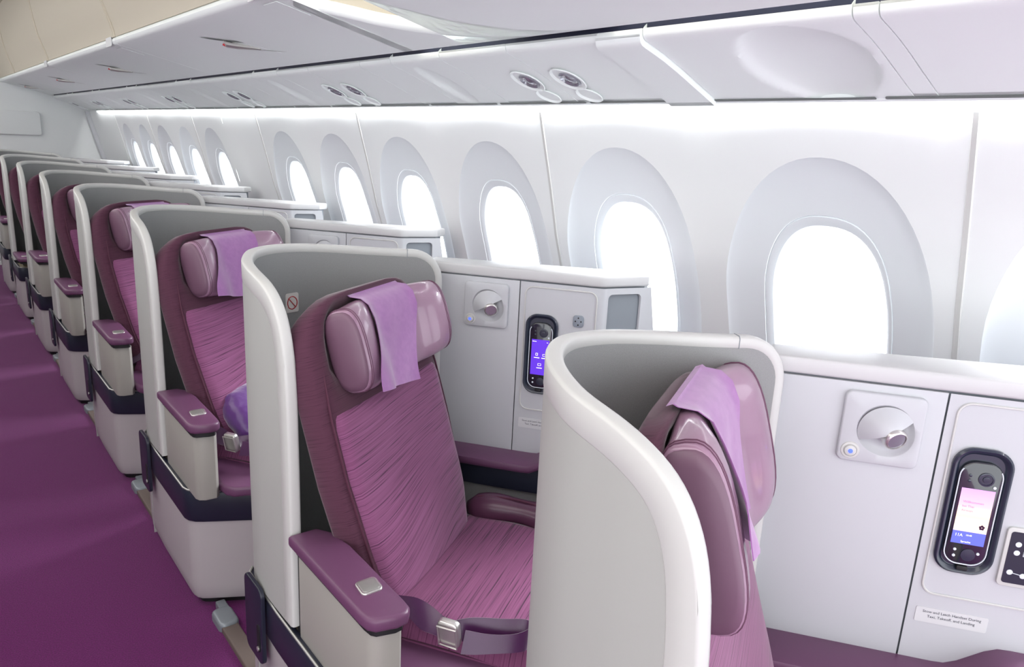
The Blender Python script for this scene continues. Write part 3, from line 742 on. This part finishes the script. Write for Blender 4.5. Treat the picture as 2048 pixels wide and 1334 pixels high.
# ------------------------------------------------------------------ side console
CA = R(36); CD = Vector((math.sin(CA), -math.cos(CA), 0)); CN = Vector((math.cos(CA), math.sin(CA), 0)); C0 = Vector((1.164, .718, 0))
def cp(s, z, q=0): return C0+CD*s-CN*q+Z*z       # q>0 comes out of the console face towards the seat
def cfn(a, c, h): return cp(a, c, h)
FA = Vector((1.440, .322, 0)); FT = Vector((.962, -.272, 0)).normalized(); FN = Vector((-.272, -.962, 0)).normalized()
def fp_(t, z, q=0): return FA+FT*t+FN*q+Z*z
def make_console():
    th = thing('side_console', (1.35, .55, 0))
    pl = lambda s, q=0: (C0+CD*s-CN*q)
    arc = [pl(.452), FA+CD*0+Vector((-.012, .012, 0)), FA+FT*.004, FA+FT*.03]
    arc = [Vector((p.x, p.y, 0)) for p in cr([pl(.44), pl(.475), FA+FT*.022, FA+FT*.05], 4)]
    T = [pl(-.03)]+arc+[FA+FT*.165, Vector((1.652, .306, 0)), Vector((1.45, .53, 0)), Vector((1.215, .79, 0))]
    T2 = [(p.x, p.y) for p in T]
    b = MB(); b.add(prism(T2, 1.128, 1.160, ident, r=.007)); part('worktop', b, 'worktop', th, angle=35)
    # carcass
    Bd = offs(T2, .004); b = MB(); b.add(prism(offs(T2, .012), .02, 1.127, ident)); part('carcass', b, 'gaugegray', th, angle=30)
    # rear face panel and front face panel, separated by a fine gap
    b = MB(); b.add(prism([(-.03, .60), (.2605, .60), (.2605, 1.1255), (-.03, 1.1255)], -.014, -.002, cfn, r=.001)); rp = part('rear_panel', b, 'console', th)
    b = MB()
    fr = [pl(.2635, -.002)]+[Vector((p.x, p.y, 0)) for p in cr([pl(.44, -.002), pl(.475, -.002), FA+FT*.022+FN*-.002, FA+FT*.036+FN*-.002], 5)]
    lo = [p+Z*.60 for p in fr]; hi = [p+Z*1.1255 for p in fr]; n = len(fr)
    b.add((lo+hi, [[i, i+1, n+i+1, n+i] for i in range(n-1)]))
    # facet with the pocket opening
    def ex(z): return .166+(1.16-z)*.29
    a0, a1, z0, z1 = .040, .146, .90, 1.108
    q = -.002
    oc = rrect(a1-a0, z1-z0, .014, 5, (a0+a1)/2, (z0+z1)/2)
    # outer ring matched by angle
    cxx, czz = (a0+a1)/2, (z0+z1)/2; outer = []
    for (x, y) in oc:
        dx, dy = x-cxx, y-czz; sx = 1e9
        t1 = ((.036 if dx < 0 else ex(y))-cxx)/dx if abs(dx) > 1e-6 else 1e9
        t2 = ((.60 if dy < 0 else 1.1255)-czz)/dy if abs(dy) > 1e-6 else 1e9
        t = min(t1, t2); outer.append((cxx+dx*t, czz+dy*t))
    for tx, tz in ((.036, 1.1255), (ex(1.1255), 1.1255), (ex(.6), .60), (.036, .60)):
        k = min(range(len(outer)), key=lambda i: (outer[i][0]-tx)**2+(outer[i][1]-tz)**2); outer[k] = (tx, tz)
    b.add(loft([[fp_(x, y, q) for x, y in outer], [fp_(x, y, q) for x, y in oc], [fp_(x, y, q-.006) for x, y in offs(oc, .002)]], cap=False))
    fpn = part('front_panel', b, 'console', th, angle=35)
    b = MB(); b.add(loft([[fp_(x, y, d) for x, y in offs(oc, -.001)] for d in (-.0075, -.095)], cap=False)); b.add(([fp_(x, y, -.095) for x, y in offs(oc, -.001)], [list(range(len(oc)))]))
    pk = part('open_pocket', b, 'gaugegray', th, angle=50)
    b = MB(); b.add(prism(rrect(.006, .2, .002, 2, .06, 1.0), -.09, -.06, fp_)); b.add(prism(rrect(.10, .006, .002, 2, .093, .955), -.09, -.05, fp_)); part('pocket_divider', b, 'outlet', pk)
    # raised outlines
    def outline_tube(P, r, nm, m, par, qq=-.001): 
        b = MB(); b.add(tube([cp(a, c, qq) for a, c in P], r, 6, closed=True)); return part(nm, b, m, par)
    outline_tube(rrect(.205, .365, .022, 6, .382, .930), .0022, 'panel_bead', 'trim', fpn)
    # reading light unit
    PL0 = rrect(.132, .130, .012, 5, .165, 1.047); PL = []
    for k_ in range(len(PL0)):
        A_, B_ = PL0[k_], PL0[(k_+1) % len(PL0)]; m_ = 9 if math.hypot(A_[0]-B_[0], A_[1]-B_[1]) > .02 else 1
        PL += [(lerp(A_[0], B_[0], q_/m_), lerp(A_[1], B_[1], q_/m_)) for q_ in range(m_)]
    c0x, c0z = .170, 1.048; HOLE = []
    for a, c in PL:
        an = math.atan2(c-c0z, a-c0x); u_ = an-R(-45); tear = 1+.16*max(0, math.cos(u_))**3; HOLE.append((c0x+.046*tear*math.cos(an), c0z+.046*tear*math.sin(an)))
    b = MB(); rings = [[cp(a, c, h) for a, c in offs(PL, e)] for e, h in ((0, -.002), (0, .0055), (.001, .0075), (.003, .0085))]+[[cp(a, c, .0085) for a, c in HOLE]]
    for k_, h in ((.975, .0075), (.90, .003), (.75, .0002), (.5, -.0012)): rings.append([cp(c0x+(a-c0x)*k_, c0z+(c-c0z)*k_, h) for a, c in HOLE])
    b.add(loft(rings, cap=False)); b.add((rings[-1], [list(range(len(PL)))])); vt = part('reading_light', b, 'console', th)
    cx, cz = .170, 1.050
    b = MB(); rings = []
    for rr, dd in ((.044, .0045), (.043, .003), (.036, -.0)):
        pass
    # teardrop hood above, shallow bowl below on a 40 degree diagonal
    def rot(a, c, an=R(28)): return (cx+a*math.cos(an)-c*math.sin(an), cz+a*math.sin(an)+c*math.cos(an))
    n = 30; rings = []
    for k in range(9):
        t = k/8; ring = []
        for i in range(n+1):
            a = math.pi*i/n; rr = .046*(1-t); x, y = rr*math.cos(a)*1.0, rr*math.sin(a)*.95-.004; h = .0085+.024*math.sin(t*math.pi/2)
            p = rot(x, y); ring.append(cp(p[0], p[1], h*(.25+.75*(1 if True else 0))))
        rings.append(ring)
    v = [p for r_ in rings for p in r_]; f = []
    for k in range(8):
        for i in range(n): f.append([k*(n+1)+i, k*(n+1)+i+1, (k+1)*(n+1)+i+1, (k+1)*(n+1)+i])
    bb = MB(); bb.add((v, f)); part('lamp_hood', bb, 'console', vt, angle=60)

    bb = MB()
    hx = Vector(cp(*rot(.006, -.012), .014)); ax = (CN*-.86+CD*.38-Z*.30).normalized(); e1_ = ax.orthogonal().normalized(); e2_ = ax.cross(e1_)
    bb.add(lathe([(.004, -.016), (.010, -.012), (.018, -.004), (.020, .004), (.020, .014), (.018, .017), (.0165, .0175), (.016, .0145), (.001, .0145)], 24, lambda a, c, h: hx+e1_*a+e2_*c+ax*h)); lh = part('lamp_head', bb, 'chrome', vt, angle=40)
    bb = MB(); bb.add(lathe([(.0155, .015), (.0155, .0156), (.001, .0160)], 24, lambda a, c, h: hx+e1_*a+e2_*c+ax*h)); part('lamp_lens', bb, 'lens', lh)
    bb = MB(); bb.add(lathe([(.016, .0085), (.015, .0100), (.0115, .0105), (.011, .0095), (.0095, .013), (.006, .014), (.001, .0142)], 24, lambda a, c, h: cp(.120+a, 1.003+c, h))); bt = part('lamp_button', bb, 'trim', vt)
    bb = MB(); bb.add(lathe([(.004, .0140), (.004, .0146), (.0005, .0148)], 14, lambda a, c, h: cp(.120+a, 1.003+c, h))); part('button_light', bb, 'blue_led', bt)
    # handset cradle
    b = MB(); HP = rrect(.094, .236, .034, 8, .333, .918); 
    rings = []
    for e, d in ((0, -.002), (-.0005, .004), (.003, .007), (.007, .006), (.0105, -.0005), (.012, -.0010)): rings.append([cp(a, c, d) for a, c in offs(HP, e)])
    b.add(loft(rings, cap=False)); b.add(([cp(a, c, -.0010) for a, c in offs(HP, .012)], [list(range(len(HP)))])); part('handset_cradle', b, 'handset', th, angle=50)
    b = MB(); b.add(prism(rrect(.018, .008, .002, 3, .333, .812), .003, .009, cfn, r=.001, both=False)); part('cradle_latch', b, 'black', th)
    # power and jack outlets
    for zz in (1.027, .962):
        b = MB(); b.add(prism(rrect(.030, .034, .008, 5, .436, zz), -.002, .002, cfn, r=.001, both=False)); ot = part('socket_plate', b, 'outlet', th)
        for dx, dz in ((0, .010), (-.008, 0), (.008, 0), (0, -.010)):
            b = MB(); b.add(lathe([(.0022, 0), (.0022, .0004)], 10, lambda a, c, h: cp(.436+dx+a, zz+dz+c, .0021+h))); part('socket_hole', b, 'black', ot)
    # stowage placard with its printed notice
    b = MB(); b.add(prism(rrect(.118, .030, .003, 3, .337, .703), -.002, -.0010, cfn)); st = part('notice_placard', b, 'label', th)
    b = MB(); tf = lambda x, y, h: cp(.337+x, .708+y, -.0006)
    b.add(text('Stow and Latch Handset During', .0074, tf, 'CENTER')); b.add(text('Taxi, Takeoff, and Landing', .0074, lambda x, y, h: cp(.337+x, .6985+y, -.0006), 'CENTER')); part('notice_text', b, 'ink', st, flat=True)
    # inner armrest ledge along the console
    S_ = [-.02+.54*i/27 for i in range(28)]
    def lz(s): return .612+.052*sm((s-.33)/.10)
    b = MB(); rings = []
    for s in S_:
        z = lz(s); qd = .100-.02*sm((s-.4)/.1); c = [(-.004, z-.028), (qd-.012, z-.028), (qd-.003, z-.024), (qd, z-.014), (qd-.004, z-.003), (qd-.014, z), (.01, z), (-.004, z-.002)]
        rings.append([cp(s, zz, q_) for q_, zz in c])
    b.add(loft(rings)); part('inner_armrest', b, 'armleather', th, angle=50)
    b = MB(); rings = [[cp(s, .600, -.01), cp(s, .600, .070), cp(s, .52, .075), cp(s, .515, -.01)] for s in (-.02, .52)]; b.add(loft(rings)); part('armrest_underside', b, 'navy', th)
    b = MB(); rings = [[cp(s, .514, -.01), cp(s, .514, .06), cp(s, .02, .06), cp(s, .02, -.01)] for s in (-.02, .52)]; b.add(loft(rings)); part('lower_panel', b, 'gray', th)
    return th
def make_handset(kind):
    th = thing('handset', tuple(cp(.333, .918, 0)))
    HS = rrect(.068, .196, .026, 8, .333, .915)
    b = MB(); b.add(prism(HS, -.0008, .006, cfn, r=.004, both=False)); hb = part('handset_body', b, 'handglass', th, angle=50)
    P = [(a, c) for a, c in rrect(.066, .190, .024, 8, .333, .914)]
    P = [p for p in P]; top = [p for p in P if p[1] < .9985]
    k = max(range(len(P)), key=lambda i: P[i][1]); 
    lft = sorted([p for p in P if p[0] < .333 and p[1] < .9985], key=lambda p: -p[1]); rgt = sorted([p for p in P if p[0] >= .333 and p[1] < .9985], key=lambda p: p[1])
    b = MB(); b.add(tube([cp(a, c, .0058) for a, c in lft+rgt], .0011, 6)); part('light_outline', b, 'ring', hb)
    q = .0063; sx0, sx1, sz0, sz1 = .307, .359, .858, .963
    if kind == 'menu':
        b = MB(); b.add(([cp(sx0, sz0, q), cp(sx1, sz0, q), cp(sx1, sz1, q), cp(sx0, sz1, q)], [[0, 1, 2, 3]])); sc_ = part('screen', b, 'screen_purple', hb, flat=True)
        def bars(*L):
            b = MB()
            for a, c, w_, h_ in L: b.add(([cp(a-w_/2, c-h_/2, q+.0003), cp(a+w_/2, c-h_/2, q+.0003), cp(a+w_/2, c+h_/2, q+.0003), cp(a-w_/2, c+h_/2, q+.0003)], [[0, 1, 2, 3]]))
            part('menu_icon', b, 'screen_icon', sc_, flat=True)
        def fr_(a, c, w_, h_, t=.0009): return [(a, c+h_/2, w_, t), (a, c-h_/2, w_, t), (a-w_/2, c, t, h_+t), (a+w_/2, c, t, h_+t)]
        bars((.315, .957, .012, .0015)); bars((.353, .956, .004, .0012)); bars(*fr_(.346, .918, .009, .006)); bars(*fr_(.333, .889, .009, .006)); bars(*fr_(.3235, .919, .0055, .0065, .0011))
        bars((.324, .909, .016, .0022)); bars((.346, .909, .016, .0022)); bars((.333, .879, .016, .0022))
    else:
        zm = .882
        b = MB(); b.add(([cp(sx0, zm, q), cp(sx1, zm, q), cp(sx1, sz1, q), cp(sx0, sz1, q)], [[0, 1, 2, 3]]), uv=[(0, 0), (1, 0), (1, 1), (0, 1)]); sc_ = part('screen', b, 'dusk', hb, flat=True)
        b = MB(); b.add(([cp(sx0, sz0, q), cp(sx1, sz0, q), cp(sx1, zm, q), cp(sx0, zm, q)], [[0, 1, 2, 3]])); part('screen_lower', b, 'screen_navy', sc_, flat=True)
        b = MB()
        for i, s_ in enumerate(('Willkommen', 'bei Thai', 'Airways')): b.add(text(s_, (.0062, .0058, .0056)[i], lambda x, y, h, i=i: cp(.313+x, .936-.008*i+y, q+.0004)))
        part('welcome_text', b, mat('welcome_ink', (196, 120, 150), .5, emit=((206, 110, 150), .7)), sc_, flat=True)
        b = MB()
        for k in range(5):
            a = 2*math.pi*k/5+.3; b.add(lathe([(.0022, 0), (.0001, .0001)], 8, lambda x, y, h, a=a: cp(.350+.0028*math.cos(a)+x, .8935+.0028*math.sin(a)+y, q+.0005)))
        part('orchid_icon', b, 'belt', sc_, flat=True)
        b = MB(); b.add(text('11A', .0075, lambda x, y, h: cp(.311+x, .872+y, q+.0004))); b.add(text('10:45', .0045, lambda x, y, h: cp(.328+x, .874+y, q+.0004))); b.add(text('Sprache', .005, lambda x, y, h: cp(.322+x, .861+y, q+.0004))); part('screen_text', b, 'screen_icon', sc_, flat=True)
    b = MB()
    b.add(lathe([(.0125, .006), (.0125, .0078), (.010, .0080), (.0095, .0068), (.006, .0068), (.0055, .0082), (.001, .0084)], 24, lambda a, c, h: cp(.341+a, .983+c, h))); part('joystick_ring', b, 'handset', hb)
    b = MB(); b.add(lathe([(.0115, .006), (.0115, .0072), (.004, .0078), (.001, .0078)], 20, lambda a, c, h: cp(.338+a, .838+c, h))); part('direction_pad', b, 'gaugegray' if 0 else 'handset', hb)
    for a_, c_ in ((.316, .987), (.316, .977), (.316, .846), (.316, .834), (.356, .970), (.353, .843)):
        b = MB(); b.add(lathe([(.0026, .006), (.0026, .0073), (.001, .0078)], 10, lambda a, c, h: cp(a_+a, c_+c, h))); part('key', b, 'ring' if a_ != .316 or c_ < .9 else 'handset', hb)
    return th
def make_belt(kind=0):
    th = thing('seat_belt', (.76, .05, .5)); wv = Vector((.0, .0, .021))
    P = cr([(.655, .20, .475), (.700, .155, .515), (.725, .10, .535), (.742, .055, .527), (.757, .01, .523)], 5)
    b = MB(); n = len(P); b.add(ribbon(P, [Vector((.012+.004*math.sin(i*.5), .010, .017+.003*math.sin(i*.6))) for i in range(n)], .002)); part('strap', b, 'belt', th, angle=70)
    P = cr([(.765, -.005, .522), (.80, -.025, .524), (.845, -.06, .528), (.875, -.085, .532), (.885, -.105, .530), (.875, -.118, .526), (.845, -.105, .520), (.80, -.07, .516), (.77, -.04, .515)], 5)
    b = MB(); n = len(P); b.add(ribbon(P, [Vector((.008, .004, .019+.003*math.sin(i*.35))) for i in range(n)], .002)); part('strap', b, 'belt', th, angle=70)
    c = Vector((.748, -.022, .535)); 
    if kind: c = Vector((.735, -.005, .528))
    dx = Vector((.50, -.86, .0)).normalized(); dz = Vector((-.2, -.1, 1)).normalized(); dy = dz.cross(dx).normalized(); dz = dx.cross(dy)
    b = MB(); b.add(prism(rrect(.046, .064, .010, 5), -.008, .010, lambda a, c_, h: c+dx*a+dz*c_+dy*h, r=.005)); bk_ = part('buckle', b, 'chrome', th, angle=50)
    b = MB(); b.add(prism(rrect(.040, .030, .006, 4), .0095, .012, lambda a, c_, h: c+dx*a+dz*(c_+.006)+dy*h, r=.001, both=False)); part('buckle_lever', b, 'lip', bk_)
    b = MB(); b.add(tube([c+dx*.020-dz*.026+dy*-.012, c+dx*.020+dz*.024+dy*-.012, c-dx*.020+dz*.024+dy*-.012, c-dx*.020-dz*.026+dy*-.012], .0022, 6, closed=True)); part('buckle_frame', b, 'chrome', bk_)
    return th

# ------------------------------------------------------------------ populate the rows
ORD = ['nearest', 'second', 'third', 'fourth', 'fifth', 'sixth', 'seventh', 'farthest']
def where(n): return ORD[n]+' in the row along the aisle' if n else 'nearest the camera at lower right'
protos = dict(privacy_shell=make_shell(), footwell_cabinet=make_base(), floor_track=make_track(), airliner_seat=make_seat(), aisle_armrest=make_armrest(), headrest_pillow=make_headrest(),
              side_console=make_console(), seat_belt=make_belt())
LB = {
 'privacy_shell': ('white curved privacy shell with grey lining around the %s seat', 'privacy shell', 'white privacy shells around the seats'),
 'footwell_cabinet': ('white footwell cabinet with navy bumper band under the %s seat', 'cabinet', 'white footwell cabinets along the aisle'),
 'floor_track': ('grey floor track cover with metal end cap before the %s cabinet', 'floor track', 'floor track covers on the carpet'),
 'airliner_seat': ('plum striped fabric seat, the %s from the camera', 'seat', 'plum business seats by the windows'),
 'aisle_armrest': ('plum topped grey armrest on the aisle side of the %s seat', 'armrest', 'aisle armrests with silver buttons'),
 'headrest_pillow': ('plum leather winged headrest cushion on the %s seat', 'headrest', 'leather headrest cushions'),
 'side_console': ('white side console with reading light beside the %s seat', 'console', 'white consoles below the windows'),
 'seat_belt': ('purple seat belt with silver buckle lying on the %s seat', 'seat belt', 'seat belts on the seats'),
}
NAMES = ['nearest', 'second', 'third', 'fourth', 'fifth', 'sixth', 'seventh', 'farthest']
units = {}
for key, pr in protos.items():
    lab, cat, grp = LB[key]
    for n in range(NU):
        o = pr if n == 0 else copy_tree(pr, (0, PITCH*n, 0)); tag(o, lab % NAMES[n], cat, grp); units[key, n] = o
units['side_console', 0].location += CD*.045
units['seat_belt', 2].location += Vector((-.045, .085, 0))
# the nearest shell has a slightly shorter aisle wing
def drop(o):
    for ch in list(o.children): drop(ch)
    bpy.data.objects.remove(o)
lab0 = {k_: units['privacy_shell', 0][k_] for k_ in ('label', 'category', 'group')}; drop(units['privacy_shell', 0])
PSAVE = (PATH, CUM, LS, SS)
set_path([(.592, .388), (.590, .46), (.592, .54), (.608, .645), (.664, .745), (.75, .812), (.85, .825), (.95, .800), (1.045, .757), (1.12, .722), (1.18, .697)])
units['privacy_shell', 0] = make_shell()
for k_, v_ in lab0.items(): units['privacy_shell', 0][k_] = v_
PATH, CUM, LS, SS = PSAVE
units['airliner_seat', 0]['label'] = 'plum seat seen from the side inside the nearest shell at lower right'
units['airliner_seat', 1]['label'] = 'plum striped seat facing right in the picture centre, second from the camera'
units['footwell_cabinet', 1]['label'] = 'white footwell cabinet cut by the bottom edge, under the large centre seat'
# the seventh armrest is lowered to the bumper band
def drop(o):
    for ch in list(o.children): drop(ch)
    bpy.data.objects.remove(o)
drop(units['aisle_armrest', 6]); a6 = make_armrest(-.165); a6.location += Vector((0, PITCH*6, 0))
tag(a6, 'plum armrest pushed down onto the bumper band, seventh from the camera', 'armrest', 'aisle armrests with silver buttons')
# the centre block of seats across the aisle (mirror image of the window seats)
CG = 'centre seats across the aisle'
for key, lab, cat in (('privacy_shell', 'white privacy shell of the %s centre seat on the left of the aisle', 'privacy shell'), ('footwell_cabinet', 'white footwell cabinet of the %s centre seat on the left of the aisle', 'cabinet'),
                      ('airliner_seat', 'plum striped centre seat left of the aisle, %s', 'seat'), ('side_console', 'white console of the %s centre seat left of the aisle', 'console')):
    for n in range(1, 8):
        c = copy_tree(units[key, n if key != 'side_console' else n], (0, 0, 0)); c.location = (.105-c.location.x, c.location.y-.2, c.location.z); c.scale = (-1, 1, 1); tag(c, lab % NAMES[n-1], cat, CG)
# headrest cloths
CL = []
for n in range(6):
    b = MB(); b.add(cloth_mesh(-.54, .50, .152)); 
    o = part('headrest_cloth', b, 'cloth', angle=70); o.location = (0, PITCH*n, 0); CL.append(o)
    tag(o, 'lilac cloth draped over the headrest of the %s seat' % NAMES[n], 'cloth', 'lilac cloths on the headrests')
# the nearest seat sits further back and turned a little less towards the window
TR = Matrix.Translation((.940, .468, .496)) @ Matrix.Rotation(R(-4), 4, 'Z') @ Matrix.Translation(-O)
for key in ('airliner_seat', 'headrest_pillow'):
    old = units[key, 0]; props = dict(label=old['label'], category=old['category'], group=old['group']); drop(old)
    if key == 'airliner_seat': new = make_seat(.085)
    else: HV = .548; HH = .142; new = make_headrest()
    for k_, v_ in props.items(): new[k_] = v_
    new.matrix_world = TR @ Matrix.Translation(new.location); units[key, 0] = new
b = MB(); b.add(cloth_mesh(-.54, .50, .125)); me = part('headrest_cloth', b, 'cloth', angle=70); me.matrix_world = TR
for k_ in ('label', 'category', 'group'): me[k_] = CL[0][k_]
bpy.data.objects.remove(CL[0])
# handsets
for n in range(0, 5):
    h = make_handset('welcome' if n == 0 else 'menu'); h.location += Vector((0, PITCH*n, 0))+(CD*.045 if n == 0 else Vector((0, 0, 0)))
    tag(h, ('dark handset with sunset welcome screen, nearest on the right console' if n == 0 else 'dark handset with glowing purple menu screen beside the %s seat' % NAMES[n]), 'handset', 'control handsets in the consoles')
# seat-control panel at the right picture edge (nearest console only)
b = MB(); b.add(prism(rrect(.095, .112, .008, 4, .484, .846), -.002, .003, cfn, r=.001, both=False)); sp_ = part('control_frame', b, 'trim', units['side_console', 0])
b = MB(); b.add(prism(rrect(.082, .098, .005, 4, .484, .846), .003, .0036, cfn)); sk = part('control_glass', b, 'navy', sp_)
b = MB()
for a_, c_ in ((.457, .872), (.457, .856), (.453, .818), (.474, .814)): b.add(lathe([(.005, .0037), (.0045, .0042)], 14, lambda a, c, h: cp(a_+a, c_+c, h)))
b.add(tube([cp(.470, .880, .004), cp(.468, .852, .004), cp(.480, .850, .004)], .0018, 6)); b.add(tube([cp(.453, .818, .004), cp(.49, .812, .004)], .0006, 5)); part('control_keys', b, 'ring', sk)
# no-baggage sticker on the shell lining of the second seat
sx = .150; sz = 1.148
def stk(a, c, h): return shp(.56+a, 1.065+c, .0245+h)+Vector((0, PITCH, 0))
b = MB(); b.add(prism(rrect(.046, .052, .005, 4), -.0005, .0006, stk)); sk = part('warning_sticker', b, 'paper', angle=30); tag(sk, 'small square no-baggage sticker on the grey lining of the second shell', 'sticker')
b = MB(); rg = [(.017*math.cos(2*math.pi*i/28), .017*math.sin(2*math.pi*i/28)) for i in range(28)]; b.add(tube([stk(a, c, .0008) for a, c in rg], .0016, 5, closed=True)); b.add(tube([stk(-.012, .012, .0012), stk(.012, -.012, .0012)], .0014, 5)); part('prohibition_ring', b, 'redprint', sk)
b = MB(); b.add(prism(rrect(.019, .015, .002, 3, 0, -.001), .0005, .0009, stk)); b.add(tube([stk(-.004, .0065, .0008), stk(-.004, .009, .0008), stk(.004, .009, .0008), stk(.004, .0065, .0008)], .0007, 5)); part('suitcase_symbol', b, 'suitink', sk)
# headphones strap in the pocket of the second console
b = MB(); b.add(ribbon(cr([fp_(.030, .975, -.03), fp_(.055, .99, -.02), fp_(.068, 1.02, -.025), fp_(.062, 1.05, -.03), fp_(.040, 1.068, -.035)], 5), (FT*.011+FN*.007), .004))
hs = part('headphones', b, 'leather', angle=60); hs.location = (0, PITCH, 0); tag(hs, 'plum leather headphone band tucked in the open pocket of the second console', 'headphones')
# satin cushion on the third seat
b = MB()
def cu(u, v):
    a = 2*math.pi*u; bb = math.pi*(v-.5); k = math.cos(bb)**.55
    x, y = sup(a, 3.2); wr = 1+.02*math.sin(9*a)+.015*math.sin(17*a+3*bb)
    X, Y = x*k*.150*wr, y*k*.105*wr; hgt = .060*math.sin(bb)*(1+.06*math.sin(a*5)) 
    c = Vector((.86, .225, .565)); nn_ = (F*.80+Z*.6).normalized(); up_ = (Z*.8-F*.6).normalized()
    return c+W*X+up_*Y+nn_*hgt
b.add(grid(48, 20, cu, closed_u=True)); o = part('satin_cushion', b, 'satin', angle=80); o.location = (0, 2*PITCH, 0); tag(o, 'shiny purple satin cushion leaning on the third seat', 'cushion')
